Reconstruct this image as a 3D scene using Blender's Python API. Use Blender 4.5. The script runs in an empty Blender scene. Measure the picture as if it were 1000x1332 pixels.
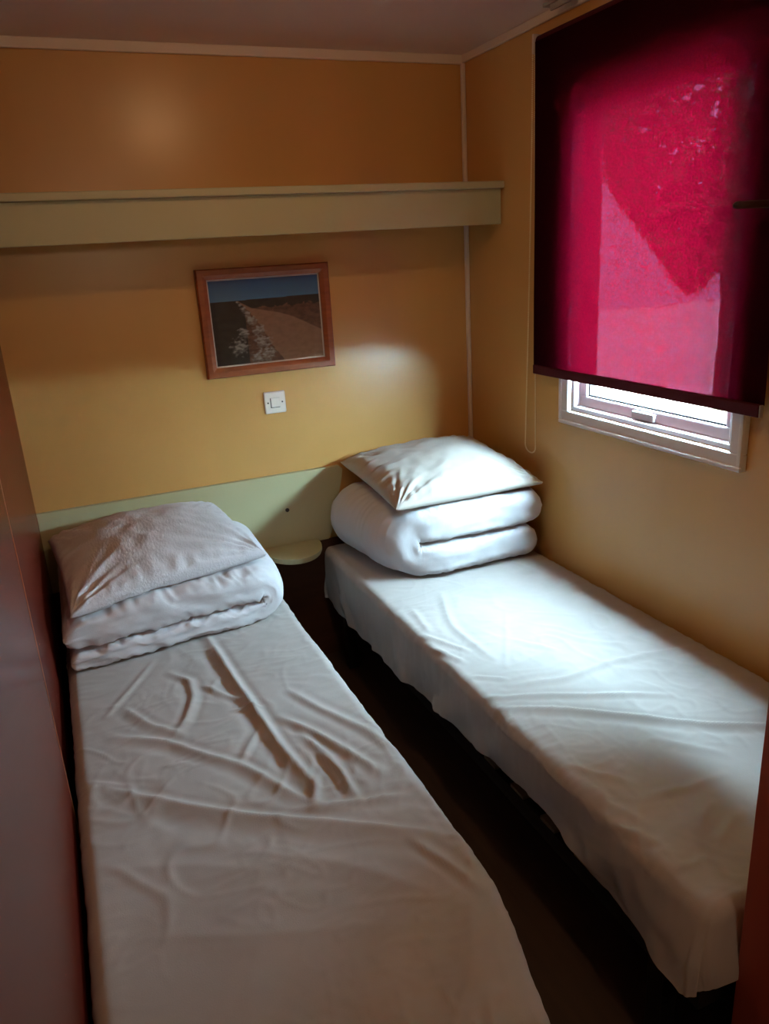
import bpy, bmesh, math, random
import numpy as np
from mathutils import Vector, Matrix

random.seed(7)
scene = bpy.context.scene
COL = scene.collection

# ------------------------------------------------------------------ camera
cam_data = bpy.data.cameras.new('camera')
cam = bpy.data.objects.new('camera', cam_data)
COL.objects.link(cam)
YAW, PITCH, ROLL, FPX = 0.3866, 0.3221, -0.0605, 1002.05
fw = Vector((math.sin(YAW) * math.cos(PITCH), math.cos(YAW) * math.cos(PITCH), -math.sin(PITCH)))
r0 = Vector((math.cos(YAW), -math.sin(YAW), 0.0))
u0 = r0.cross(fw)
rr = r0 * math.cos(ROLL) + u0 * math.sin(ROLL)
uu = u0 * math.cos(ROLL) - r0 * math.sin(ROLL)
m = Matrix((rr, uu, -fw)).transposed().to_4x4()
m.translation = Vector((0.1455, -2.6727, 1.5108))
cam.matrix_world = m
cam_data.sensor_fit = 'VERTICAL'
cam_data.sensor_height = 36.0
cam_data.lens = 36.0 * FPX / 1332.0
cam_data.clip_start = 0.02
scene.camera = cam

# ------------------------------------------------------------------ world, lights, exposure
W, H = 1.632, 2.150                     # right wall, ceiling
SKY_STRENGTH = 190.0
LAMP_WATTS = 14.0
HALL_FILL = 26.0
SUN_STRENGTH = 90.0
world = bpy.data.worlds.new('overcast_sky')
scene.world = world
world.use_nodes = True
wn = world.node_tree.nodes
bg = wn['Background']
bg.inputs[0].default_value = (0.56, 0.86, 1.0, 1.0)
# the overcast is brighter towards -y than over the trees at +y
wt = wn.new('ShaderNodeTexCoord')
ws = wn.new('ShaderNodeSeparateXYZ')
wm = wn.new('ShaderNodeMapRange')
wm.inputs['From Min'].default_value, wm.inputs['From Max'].default_value = -0.7, 0.7
wm.inputs['To Min'].default_value, wm.inputs['To Max'].default_value = 1.2 * SKY_STRENGTH, 0.5 * SKY_STRENGTH
world.node_tree.links.new(wt.outputs['Generated'], ws.inputs[0])
world.node_tree.links.new(ws.outputs['Y'], wm.inputs['Value'])
wz = wn.new('ShaderNodeMapRange')
wz.inputs['From Min'].default_value, wz.inputs['From Max'].default_value = 0.25, 0.75
wl_ = wn.new('ShaderNodeMix')
wl_.data_type = 'FLOAT'
wl_.inputs[3].default_value = 1.25 * SKY_STRENGTH          # towards the zenith
world.node_tree.links.new(ws.outputs['Z'], wz.inputs['Value'])
world.node_tree.links.new(wz.outputs[0], wl_.inputs[0])
world.node_tree.links.new(wm.outputs[0], wl_.inputs[2])
world.node_tree.links.new(wl_.outputs[0], bg.inputs[1])

portal = bpy.data.lights.new('window_portal', 'AREA')
portal.shape = 'RECTANGLE'
portal.size, portal.size_y = 0.68, 0.92
portal.cycles.is_portal = True
po = bpy.data.objects.new('window_portal', portal)
COL.objects.link(po)
po.location = (W + 0.14, -0.965, 1.445)
po.rotation_euler = (0, math.radians(90), 0)     # shines towards -x, into the room

sun = bpy.data.lights.new('sun', 'SUN')
sun.energy = SUN_STRENGTH
sun.angle = math.radians(1.0)
sun.color = (1.0, 0.97, 0.92)
so = bpy.data.objects.new('sun', sun)
COL.objects.link(so)
so.location = (-3, -2, 6)
so.rotation_euler = Vector((0.55, 0.25, -0.9)).to_track_quat('-Z', 'Y').to_euler()   # over the roof, lighting the ground outside

scene.view_settings.view_transform = 'Standard'
scene.view_settings.look = 'None'
scene.view_settings.gamma = 1.0
scene.view_settings.use_curve_mapping = False
scene.view_settings.exposure = 0.0
scene.cycles.max_bounces = 10
scene.cycles.diffuse_bounces = 6
scene.cycles.transparent_max_bounces = 12
scene.cycles.use_denoising = True
scene.cycles.sample_clamp_indirect = 6.0


# ------------------------------------------------------------------ materials
def lin(c):
    return tuple(((v / 255.0) / 12.92 if v / 255.0 <= 0.04045 else ((v / 255.0 + 0.055) / 1.055) ** 2.4) for v in c) + (1.0,)


def mat(name, rgb, rough=0.6, spec=0.5, metal=0.0, var=0.0, var_scale=8.0, bump=0.0, bump_scale=200.0,
        stretch=(1, 1, 1), coat=0.0, sheen=0.0, detail=4.0):
    M = bpy.data.materials.new(name)
    M.use_nodes = True
    nt = M.node_tree
    b = nt.nodes['Principled BSDF']
    c = lin(rgb)
    b.inputs['Base Color'].default_value = c
    b.inputs['Roughness'].default_value = rough
    b.inputs['Specular IOR Level'].default_value = spec
    b.inputs['Metallic'].default_value = metal
    b.inputs['Coat Weight'].default_value = coat
    b.inputs['Coat Roughness'].default_value = 0.12
    b.inputs['Sheen Weight'].default_value = sheen
    tc = nt.nodes.new('ShaderNodeTexCoord')
    mp = nt.nodes.new('ShaderNodeMapping')
    mp.inputs['Scale'].default_value = stretch
    nt.links.new(tc.outputs['Object'], mp.inputs[0])
    if var > 0:
        n = nt.nodes.new('ShaderNodeTexNoise')
        n.inputs['Scale'].default_value = var_scale
        n.inputs['Detail'].default_value = detail
        nt.links.new(mp.outputs[0], n.inputs['Vector'])
        r = nt.nodes.new('ShaderNodeValToRGB')
        r.color_ramp.elements[0].position = 0.3
        r.color_ramp.elements[1].position = 0.7
        r.color_ramp.elements[0].color = tuple(v * (1 - var) for v in c[:3]) + (1,)
        r.color_ramp.elements[1].color = tuple(min(1, v * (1 + var)) for v in c[:3]) + (1,)
        nt.links.new(n.outputs['Fac'], r.inputs[0])
        nt.links.new(r.outputs[0], b.inputs['Base Color'])
    if bump > 0:
        n2 = nt.nodes.new('ShaderNodeTexNoise')
        n2.inputs['Scale'].default_value = bump_scale
        n2.inputs['Detail'].default_value = 3.0
        nt.links.new(mp.outputs[0], n2.inputs['Vector'])
        bp = nt.nodes.new('ShaderNodeBump')
        bp.inputs['Strength'].default_value = bump
        bp.inputs['Distance'].default_value = 0.002
        nt.links.new(n2.outputs['Fac'], bp.inputs['Height'])
        nt.links.new(bp.outputs[0], b.inputs['Normal'])
    return M


M_WALL = mat('ochre_vinyl_wall', (206, 158, 92), rough=0.30, spec=0.5, var=0.05, var_scale=3.0, bump=0.06, bump_scale=60, stretch=(1, 1, 0.12))
M_CEIL = mat('offwhite_ceiling_panel', (232, 216, 206), rough=0.45, var=0.03, var_scale=2)
M_TRIM = mat('white_plastic_trim', (232, 218, 205), rough=0.4)
M_GREEN = mat('pale_green_laminate', (186, 181, 142), rough=0.4, var=0.02, var_scale=5)
M_MAHOG = mat('mahogany_laminate', (104, 38, 28), rough=0.26, spec=0.2, var=0.12, var_scale=3, stretch=(6, 6, 0.4), bump=0.02, bump_scale=80)
M_JAMB = mat('red_brown_door_post', (165, 76, 58), rough=0.45, var=0.08, var_scale=3, stretch=(6, 6, 0.4))
M_FLOOR = mat('dark_brown_vinyl', (62, 40, 26), rough=0.55, var=0.2, var_scale=4, stretch=(8, 0.6, 1))
M_SKIRT = mat('dark_brown_lower_panel', (74, 44, 28), rough=0.5, var=0.1, stretch=(0.5, 6, 6))
M_HALL = mat('hall_wall_panel', (205, 165, 100), rough=0.5, var=0.03)
M_SHEET = mat('grey_white_cotton', (176, 170, 167), rough=0.85, spec=0.2, var=0.05, var_scale=9, bump=0.12, bump_scale=420, sheen=0.1)
M_DUVET = mat('white_cotton', (216, 216, 222), rough=0.85, spec=0.2, bump=0.1, bump_scale=350, sheen=0.1)
M_PILLOW = mat('white_pillowcase', (190, 183, 176), rough=0.85, spec=0.2, bump=0.08, bump_scale=380, sheen=0.1)
M_SEER = mat('crinkled_white_cotton', (208, 207, 213), rough=0.85, spec=0.2, bump=0.75, bump_scale=150, stretch=(1.0, 0.35, 1.0), sheen=0.1)
M_MATT = mat('dark_mattress_ticking', (34, 30, 29), rough=0.9)
M_FRAME = mat('black_bed_metal', (24, 21, 20), rough=0.5, spec=0.4)
M_SLAT = mat('birch_slat', (120, 104, 84), rough=0.5, var=0.08, stretch=(1, 8, 1))
M_SLATEND = mat('black_slat_holder', (30, 28, 27), rough=0.6)
M_PLASTIC = mat('white_switch_plastic', (236, 226, 214), rough=0.3)
M_DARK = mat('dark_screw', (38, 30, 24), rough=0.5)
M_PFRAME = mat('red_brown_picture_wood', (146, 74, 30), rough=0.42, var=0.18, var_scale=5, stretch=(3, 3, 12))
M_MOUNT = mat('white_mount_board', (220, 214, 210), rough=0.8)
M_PVC = mat('white_window_pvc', (238, 242, 248), rough=0.3)
M_GASKET = mat('black_gasket', (28, 30, 32), rough=0.7)
M_CHAIN = mat('cream_bead', (244, 228, 186), rough=0.4)
M_GREYMETAL = mat('grey_bracket_metal', (168, 158, 148), rough=0.4, metal=0.3)
M_RAIL = mat('dark_brown_rail', (44, 18, 18), rough=0.5, spec=0.25)
M_GRASS = mat('pale_sunlit_gravel', (214, 214, 196), rough=0.95, var=0.2, var_scale=2.0)
M_LEAF = mat('tree_leaf', (58, 92, 44), rough=0.6, var=0.25, var_scale=6)
M_BARK = mat('tree_bark', (78, 64, 50), rough=0.9, var=0.2)


def glass_mat(name, tint=(1, 1, 1, 1), ior=1.45):
    M = bpy.data.materials.new(name)
    M.use_nodes = True
    nt = M.node_tree
    for n in list(nt.nodes):
        if n.type == 'BSDF_PRINCIPLED':
            nt.nodes.remove(n)
    out = [n for n in nt.nodes if n.type == 'OUTPUT_MATERIAL'][0]
    t = nt.nodes.new('ShaderNodeBsdfTransparent')
    t.inputs[0].default_value = tint
    g = nt.nodes.new('ShaderNodeBsdfGlossy')
    g.inputs['Roughness'].default_value = 0.03
    f = nt.nodes.new('ShaderNodeFresnel')
    f.inputs[0].default_value = ior
    mx = nt.nodes.new('ShaderNodeMixShader')
    geo = nt.nodes.new('ShaderNodeNewGeometry')
    inv = nt.nodes.new('ShaderNodeMath')
    inv.operation = 'SUBTRACT'
    inv.inputs[0].default_value = 1.0
    nt.links.new(geo.outputs['Backfacing'], inv.inputs[1])
    fm = nt.nodes.new('ShaderNodeMath')
    fm.operation = 'MULTIPLY'
    nt.links.new(f.outputs[0], fm.inputs[0])
    nt.links.new(inv.outputs[0], fm.inputs[1])
    nt.links.new(fm.outputs[0], mx.inputs[0])
    nt.links.new(t.outputs[0], mx.inputs[1])
    nt.links.new(g.outputs[0], mx.inputs[2])
    nt.links.new(mx.outputs[0], out.inputs[0])
    return M


M_GLASS = glass_mat('clear_glass')


def blind_mat():
    M = bpy.data.materials.new('crimson_blind_fabric')
    M.use_nodes = True
    nt = M.node_tree
    for n in list(nt.nodes):
        if n.type == 'BSDF_PRINCIPLED':
            nt.nodes.remove(n)
    out = [n for n in nt.nodes if n.type == 'OUTPUT_MATERIAL'][0]
    tc = nt.nodes.new('ShaderNodeTexCoord')
    d = nt.nodes.new('ShaderNodeBsdfDiffuse')
    d.inputs[0].default_value = (0.018, 0.002, 0.004, 1)
    tr = nt.nodes.new('ShaderNodeBsdfTranslucent')
    tr.inputs[0].default_value = (0.0054, 0.00003, 0.00036, 1)
    ad = nt.nodes.new('ShaderNodeAddShader')
    nt.links.new(d.outputs[0], ad.inputs[0])
    nt.links.new(tr.outputs[0], ad.inputs[1])
    nw = nt.nodes.new('ShaderNodeTexNoise')
    nw.inputs['Scale'].default_value = 150.0
    nw.inputs['Detail'].default_value = 5.0
    nw.inputs['Roughness'].default_value = 0.8
    nt.links.new(tc.outputs['Object'], nw.inputs['Vector'])
    wr_ = nt.nodes.new('ShaderNodeMapRange')
    wr_.inputs['From Min'].default_value = 0.40
    wr_.inputs['From Max'].default_value = 0.62
    wr_.inputs['To Min'].default_value = 0.55
    wr_.inputs['To Max'].default_value = 1.6
    nt.links.new(nw.outputs['Fac'], wr_.inputs['Value'])
    vm = nt.nodes.new('ShaderNodeVectorMath')
    vm.operation = 'SCALE'
    vm.inputs[0].default_value = tr.inputs[0].default_value[:3]
    nt.links.new(wr_.outputs[0], vm.inputs['Scale'])
    nt.links.new(vm.outputs[0], tr.inputs[0])
    # open weave: tiny irregular holes let the outside show through
    n1 = nt.nodes.new('ShaderNodeTexNoise')
    n1.inputs['Scale'].default_value = 230.0
    n1.inputs['Detail'].default_value = 3.0
    n1.inputs['Roughness'].default_value = 0.7
    nt.links.new(tc.outputs['Object'], n1.inputs['Vector'])
    mr = nt.nodes.new('ShaderNodeMapRange')
    mr.inputs['From Min'].default_value = 0.44
    mr.inputs['From Max'].default_value = 0.66
    mr.inputs['To Min'].default_value = 0.0
    mr.inputs['To Max'].default_value = 0.0046
    nt.links.new(n1.outputs['Fac'], mr.inputs['Value'])
    tp = nt.nodes.new('ShaderNodeBsdfTransparent')
    tp.inputs[0].default_value = (1.0, 0.45, 0.95, 1)
    mx = nt.nodes.new('ShaderNodeMixShader')
    nt.links.new(mr.outputs[0], mx.inputs[0])
    nt.links.new(ad.outputs[0], mx.inputs[1])
    nt.links.new(tp.outputs[0], mx.inputs[2])
    nt.links.new(mx.outputs[0], out.inputs[0])
    return M


M_BLIND = blind_mat()
M_BLINDBAR = mat('dark_crimson_hem', (70, 8, 18), rough=0.8, spec=0.2)


def emit_mat(name, col, strength):
    M = bpy.data.materials.new(name)
    M.use_nodes = True
    b = M.node_tree.nodes['Principled BSDF']
    b.inputs['Base Color'].default_value = (0.8, 0.8, 0.8, 1)
    b.inputs['Emission Color'].default_value = col
    b.inputs['Emission Strength'].default_value = strength
    return M


# ------------------------------------------------------------------ helpers
def link_mesh(name, me, material, parent=None, base=None, smooth=False):
    """Link a mesh given in world coordinates. base = origin of the thing (root)."""
    o = bpy.data.objects.new(name, me)
    COL.objects.link(o)
    if material is not None:
        me.materials.append(material)
    root = parent
    while root is not None and root.parent is not None:
        root = root.parent
    off = Vector(root.location) if root is not None else Vector(base or (0, 0, 0))
    me.transform(Matrix.Translation(-off))
    if parent is not None:
        o.parent = parent
    else:
        o.location = off
    if smooth:
        me.polygons.foreach_set('use_smooth', [True] * len(me.polygons))
    me.update()
    return o


def from_bm(name, bm, material, parent=None, base=None, smooth=False):
    bmesh.ops.recalc_face_normals(bm, faces=bm.faces[:])
    me = bpy.data.meshes.new(name)
    bm.to_mesh(me)
    bm.free()
    return link_mesh(name, me, material, parent, base, smooth)


def add_box(bm, a, b, bev=0.0, seg=2):
    r = bmesh.ops.create_cube(bm, size=1.0)
    vs = r['verts']
    a, b = Vector(a), Vector(b)
    c, s = (a + b) / 2, b - a
    for v in vs:
        v.co = Vector((v.co.x * s.x, v.co.y * s.y, v.co.z * s.z)) + c
    if bev > 0:
        es = list({e for v in vs for e in v.link_edges})
        bmesh.ops.bevel(bm, geom=es, offset=bev, segments=seg, affect='EDGES', profile=0.5)


def box(name, a, b, material, parent=None, bev=0.0, base=None):
    bm = bmesh.new()
    add_box(bm, a, b, bev)
    return from_bm(name, bm, material, parent, base)


def add_tube(bm, pts, r, seg=12, cap=True):
    pts = [Vector(p) for p in pts]
    rings = []
    for i, p in enumerate(pts):
        t = (pts[min(i + 1, len(pts) - 1)] - pts[max(i - 1, 0)]).normalized()
        a = t.cross(Vector((0, 0, 1)) if abs(t.z) < 0.9 else Vector((1, 0, 0))).normalized()
        b = t.cross(a)
        rad = r[i] if isinstance(r, (list, tuple)) else r
        rings.append([bm.verts.new(p + a * math.cos(2 * math.pi * k / seg) * rad + b * math.sin(2 * math.pi * k / seg) * rad) for k in range(seg)])
    for i in range(len(rings) - 1):
        for k in range(seg):
            bm.faces.new((rings[i][k], rings[i][(k + 1) % seg], rings[i + 1][(k + 1) % seg], rings[i + 1][k]))
    if cap:
        bm.faces.new(rings[0][::-1])
        bm.faces.new(rings[-1])


def grid_mesh(name, P, material, parent=None, base=None, wrap_u=False, smooth=True):
    """P: (nu, nv, 3) array of world points -> quad mesh."""
    nu, nv = P.shape[:2]
    idx = np.arange(nu * nv).reshape(nu, nv)
    if wrap_u:
        a = idx
        b = np.roll(idx, -1, axis=0)
        f = np.stack([a[:, :-1], b[:, :-1], b[:, 1:], a[:, 1:]], -1).reshape(-1, 4)
    else:
        f = np.stack([idx[:-1, :-1], idx[1:, :-1], idx[1:, 1:], idx[:-1, 1:]], -1).reshape(-1, 4)
    me = bpy.data.meshes.new(name)
    me.from_pydata(P.reshape(-1, 3).tolist(), [], f.tolist())
    return link_mesh(name, me, material, parent, base, smooth)


def thing(name, label, cat, loc, group=None):
    o = bpy.data.objects.new(name, None)
    o.empty_display_size = 0.1
    COL.objects.link(o)
    o.location = loc
    return tag(o, label, cat, group)


def tag(o, label, cat, group=None):
    o['label'] = label
    o['category'] = cat
    if group:
        o['group'] = group
    return o


def struct(o, label=None):
    o['kind'] = 'structure'
    if label:
        o['label'] = label
    return o


# vectorised gradient noise --------------------------------------------------
def pnoise(x, y, seed=0):
    x = np.asarray(x, float)
    y = np.asarray(y, float)
    xi, yi = np.floor(x).astype(np.int64), np.floor(y).astype(np.int64)
    xf, yf = x - xi, y - yi

    def g(ix, iy, dx, dy):
        h = (ix * 374761393 + iy * 668265263 + seed * 1442695041) & 0xffffffff
        h = ((h ^ (h >> 13)) * 1274126177) & 0xffffffff
        h = h ^ (h >> 16)
        a = (h & 0xffff) / 65536.0 * 2 * np.pi
        return np.cos(a) * dx + np.sin(a) * dy
    u = xf ** 3 * (xf * (xf * 6 - 15) + 10)
    v = yf ** 3 * (yf * (yf * 6 - 15) + 10)
    n00, n10 = g(xi, yi, xf, yf), g(xi + 1, yi, xf - 1, yf)
    n01, n11 = g(xi, yi + 1, xf, yf - 1), g(xi + 1, yi + 1, xf - 1, yf - 1)
    return 1.5 * ((n00 * (1 - u) + n10 * u) * (1 - v) + (n01 * (1 - u) + n11 * u) * v)


def fbm(x, y, seed=0, octv=3):
    s, a = 0, 1.0
    for k in range(octv):
        s = s + a * pnoise(x * 2 ** k, y * 2 ** k, seed + 17 * k)
        a *= 0.5
    return s


def ridge(x, y, seed=0):
    return 1.0 - np.abs(pnoise(x, y, seed)) * 2.0


def raster_top(X, Y, Z):
    """Highest point of a cloth on a 1 cm raster, for whatever is laid on it."""
    hx0, hy0 = -0.1, -2.2
    n1, n2 = 190, 230
    hm = np.full((n1, n2), -1.0)
    np.maximum.at(hm, (np.clip(((X - hx0) * 100).astype(int), 0, n1 - 1), np.clip(((Y - hy0) * 100).astype(int), 0, n2 - 1)), Z)
    pd = np.pad(hm, 1, constant_values=-1.0)
    hm = np.max([pd[i:i + n1, j:j + n2] for i in range(3) for j in range(3)], axis=0)

    def top_of(x, y):
        fx, fy = np.clip((x - hx0) * 100 - 0.5, 0, n1 - 1.1), np.clip((y - hy0) * 100 - 0.5, 0, n2 - 1.1)
        i, j = fx.astype(int), fy.astype(int)
        q = np.max([hm[i, j], hm[i + 1, j], hm[i, j + 1], hm[i + 1, j + 1]], axis=0)
        return q
    return top_of


def sstep(a, b, x):
    t = np.clip((x - a) / (b - a), 0, 1)
    return t * t * (3 - 2 * t)


def fold_field(X, Y, folds):
    """Sum of cloth ridges along polylines: (points, height, width on its left, width on its right)."""
    out = np.zeros_like(X)
    for pts, h, wl, wr in folds:
        p = np.array(pts, float)
        # smooth the polyline
        t = np.linspace(0, len(p) - 1, 12 * (len(p) - 1) + 1)
        q = np.stack([np.interp(t, np.arange(len(p)), p[:, 0]), np.interp(t, np.arange(len(p)), p[:, 1])], -1)
        for _ in range(6):
            q[1:-1] = 0.25 * q[:-2] + 0.5 * q[1:-1] + 0.25 * q[2:]
        seg = np.linalg.norm(np.diff(q, axis=0), axis=1)
        cum = np.concatenate([[0], np.cumsum(seg)])
        best = np.full(X.shape, 1e9)
        sd = np.zeros_like(X)
        al = np.zeros_like(X)
        pad = 5 * max(wl, wr)
        mask = (X > q[:, 0].min() - pad) & (X < q[:, 0].max() + pad) & (Y > q[:, 1].min() - pad) & (Y < q[:, 1].max() + pad)
        if not mask.any():
            continue
        xm, ym = X[mask], Y[mask]
        b, s_, a_ = np.full(xm.shape, 1e9), np.zeros(xm.shape), np.zeros(xm.shape)
        for i in range(len(q) - 1):
            d = q[i + 1] - q[i]
            L = max(seg[i], 1e-6)
            tt = np.clip(((xm - q[i, 0]) * d[0] + (ym - q[i, 1]) * d[1]) / L ** 2, 0, 1)
            px, py = xm - q[i, 0] - tt * d[0], ym - q[i, 1] - tt * d[1]
            dist = np.hypot(px, py)
            cr = (d[0] * py - d[1] * px) / L
            k = dist < b
            b[k] = dist[k]
            s_[k] = np.sign(cr[k]) * dist[k]
            a_[k] = (cum[i] + tt[k] * L) / cum[-1]
        wid = np.where(s_ > 0, wl, wr) * 0.74
        prof = np.exp(-(np.abs(s_) / wid) ** 1.3) - 0.28 * np.exp(-((np.abs(s_) - 2.1 * wid) / wid) ** 2)
        tap = np.clip(np.sin(np.pi * np.clip(0.06 + 0.88 * a_, 0, 1)) * 1.6, 0, 1)
        out[mask] += h * prof * tap
    return out


# ================================================================== SETTING
T = 0.05
WX0, WX1 = -0.56, W            # inner faces of the left and right walls
HY = -3.45                     # far end of the corridor behind the camera
OY0, OY1, OZ0, OZ1 = -1.305, -0.655, 1.005, 1.915     # window opening

struct(box('floor', (WX0 - T, HY - T, -T), (W + T, T, 0), M_FLOOR))
struct(box('ceiling', (WX0 - T, HY - T, H), (W + 0.09, T, H + T), M_CEIL))
struct(box('wall_back', (WX0 - T, 0, 0), (W + T, T, H), M_WALL))
struct(box('wall_left', (WX0 - T, HY, 0), (WX0, 0, H), M_WALL))
bm = bmesh.new()
for a, b in (((W, HY, 0), (W + 0.09, 0, OZ0)), ((W, HY, OZ1), (W + 0.09, 0, H)),
             ((W, OY1, OZ0), (W + 0.09, 0, OZ1)), ((W, HY, OZ0), (W + 0.09, OY0, OZ1))):
    add_box(bm, a, b)
struct(from_bm('wall_right', bm, M_WALL))
struct(box('wall_hall', (WX0 - T, HY - T, 0), (W + T, HY, H), M_HALL))

# partition with the door opening the photograph is taken through
PY0, PY1 = -2.055, -1.985
bm = bmesh.new()
add_box(bm, (1.03, PY0 + 0.006, 0), (W, PY1 - 0.006, H))
struct(from_bm('wall_front', bm, M_WALL))
door = bpy.data.objects.new('door_1', None)
COL.objects.link(door)
door.location = (0.52, -2.02, 0)
struct(door)
box('door_post', (1.006, PY0, 0), (1.05, PY1, H), M_JAMB, door, bev=0.002)
box('door_head', (0.02, PY0, 2.04), (1.006, PY1, H), M_JAMB, door, bev=0.002)

# white trims
struct(box('baseboard_back', (WX0, -0.012, 0), (W - 0.016, 0, 0.486), M_SKIRT, bev=0.001))
struct(box('trim_1', (WX0, -0.014, H - 0.030), (W - 0.012, 0, H), M_TRIM, bev=0.004))
struct(box('trim_2', (W - 0.012, -1.98, H - 0.026), (W, 0, H), M_TRIM, bev=0.004))
struct(box('trim_3', (W - 0.016, -0.016, 0), (W, 0, H - 0.026), M_TRIM, bev=0.005))

# ------------------------------------------------------------------ window
win = bpy.data.objects.new('window_1', None)
COL.objects.link(win)
win.location = (W, -0.98, 0.962)
struct(win)


def ring(bm, x0, x1, y0, y1, z0, z1, wd, bev=0.003, d=None):
    for a, b in (((x0, y0, z0), (x1, y1, z0 + wd)), ((x0, y0, z1 - wd), (x1, y1, z1)),
                 ((x0, y0, z0 + wd), (x1, y0 + wd, z1 - wd)), ((x0, y1 - wd, z0 + wd), (x1, y1, z1 - wd))):
        add_box(bm, a, b, bev)


bm = bmesh.new()
ring(bm, W - 0.016, W + 0.001, -1.352, -0.614, 0.962, 1.958, 0.042)
ring(bm, W - 0.022, W - 0.012, -1.352, -0.614, 0.962, 1.958, 0.012)
from_bm('window_casing', bm, M_PVC, win)
bm = bmesh.new()
ring(bm, W + 0.0, W + 0.088, OY0, OY1, OZ0, OZ1, 0.014)
from_bm('window_lining', bm, M_PVC, win)
bm = bmesh.new()
ring(bm, W + 0.022, W + 0.060, OY0 + 0.014, OY1 - 0.014, OZ0 + 0.014, OZ1 - 0.014, 0.034, 0.005)
sash = from_bm('sash', bm, M_PVC, win)
bm = bmesh.new()
ring(bm, W + 0.030, W + 0.052, OY0 + 0.047, OY1 - 0.047, OZ0 + 0.047, OZ1 - 0.047, 0.006, 0)
from_bm('gasket', bm, M_GASKET, sash)
box('latch', (W + 0.010, -1.015, OZ0 + 0.018), (W + 0.024, -0.925, OZ0 + 0.040), mat('grey_latch', (190, 194, 198), 0.35), sash, bev=0.003)
box('pane', (W + 0.040, OY0 + 0.048, OZ0 + 0.048), (W + 0.044, OY1 - 0.048, OZ1 - 0.048), M_GLASS, sash)

# ------------------------------------------------------------------ outside
bm = bmesh.new()
add_box(bm, (W + 0.3, -16, -0.75), (26, 18, -0.6))
g = from_bm('ground', bm, M_GRASS)
struct(g)

added_tree = thing('added_tree', 'leafy green foliage added outside to darken a V in the red blind', 'added_tree', (6.2, 3.0, -0.6))  # added outdoors, crown shaped to darken a V in the blind
bm = bmesh.new()
add_tube(bm, [(6.2, 3.0, -0.6), (6.22, 3.03, 0.8), (6.1, 3.1, 2.2), (5.9, 3.0, 3.4)], [0.16, 0.13, 0.11, 0.07], 10)
from_bm('trunk', bm, M_BARK, added_tree, smooth=True)
rng = np.random.default_rng(3)
verts, faces = [], []
n = 0
while n < 15000:
    a, hgt = rng.uniform(0, 2 * np.pi), rng.uniform(0, 1) ** 0.8
    rad = (0.05 + 3.7 * hgt) if hgt < 0.55 else 2.08 * math.sqrt(max(0, 1 - ((hgt - 0.55) / 0.47) ** 2))
    rad = max(rad, 0.02) * (0.75 + 0.3 * rng.uniform())
    c = np.array([5.0 + rad * math.cos(a) * 0.7, 2.35 + rad * math.sin(a), 1.10 + 4.2 * hgt])
    d1 = rng.normal(size=3); d1 /= np.linalg.norm(d1)
    d2 = np.cross(d1, rng.normal(size=3)); d2 /= np.linalg.norm(d2)
    s = rng.uniform(0.05, 0.09)
    k = len(verts)
    verts += [tuple(c - d1 * s), tuple(c + d2 * s * .45), tuple(c + d1 * s), tuple(c - d2 * s * .45)]
    faces.append((k, k + 1, k + 2, k + 3))
    n += 1
me = bpy.data.meshes.new('foliage')
me.from_pydata(verts, [], faces)
link_mesh('foliage', me, M_LEAF, added_tree)

# ================================================================== WARDROBE (left)
wr = thing('wardrobe', 'tall dark red-brown wardrobe along the left side beside the bed', 'wardrobe', (-0.28, -1.1, 0))
box('side_panel', (-0.02, -1.135, 0.0), (0.0, -0.004, H - 0.035), M_MAHOG, wr, bev=0.001)
box('body', (-0.55, -2.0, 0.0), (-0.02, -0.004, H - 0.035), M_MAHOG, wr, bev=0.002)
box('door', (-0.018, -2.55, 0.03), (0.014, -1.142, H - 0.05), M_MAHOG, wr, bev=0.0015)
box('lit_edge_strip', (-0.016, -1.1418, 0.03), (0.0150, -1.1385, H - 0.05), mat('painted_edge_light', (205, 160, 128), 0.35), wr)  # pale colour imitates the light caught along the door edge

# ================================================================== SHELF on the back wall
sh = thing('wall_shelf', 'pale green wall shelf with deep front board above the picture', 'shelf', (0.6, -0.12, 1.585))
box('top_board', (WX0 + 0.005, -0.268, 1.700), (W - 0.002, -0.001, 1.722), M_GREEN, sh, bev=0.003)
box('front_board', (WX0 + 0.005, -0.246, 1.587), (W - 0.0035, -0.228, 1.700), M_GREEN, sh, bev=0.002)

# ================================================================== HEADBOARD and bedside shelf
hb = thing('headboard_panel', 'pale green headboard panel on the back wall behind the left pillow', 'headboard', (0.55, -0.01, 0.49))
bm = bmesh.new()
prof = [(0.001, 0.49), (0.990, 0.49), (1.004, 0.515), (1.060, 0.72), (1.066, 0.757), (1.052, 0.771), (0.001, 0.771)]
f1 = [bm.verts.new((x, -0.018, z)) for x, z in prof]
f2 = [bm.verts.new((x, -0.0005, z)) for x, z in prof]
bm.faces.new(f1)
bm.faces.new(f2[::-1])
for i in range(len(prof)):
    j = (i + 1) % len(prof)
    bm.faces.new((f1[i], f2[i], f2[j], f1[j]))
from_bm('panel', bm, M_GREEN, hb)
bm = bmesh.new()
add_tube(bm, [(0.838, -0.0175, 0.634), (0.838, -0.0205, 0.634)], 0.0075, 16)
from_bm('fixing_hole', bm, M_DARK, hb)

ns = thing('bedside_shelf', 'small rounded pale green bedside shelf between the two beds', 'shelf', (0.83, -0.02, 0.484))


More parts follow.
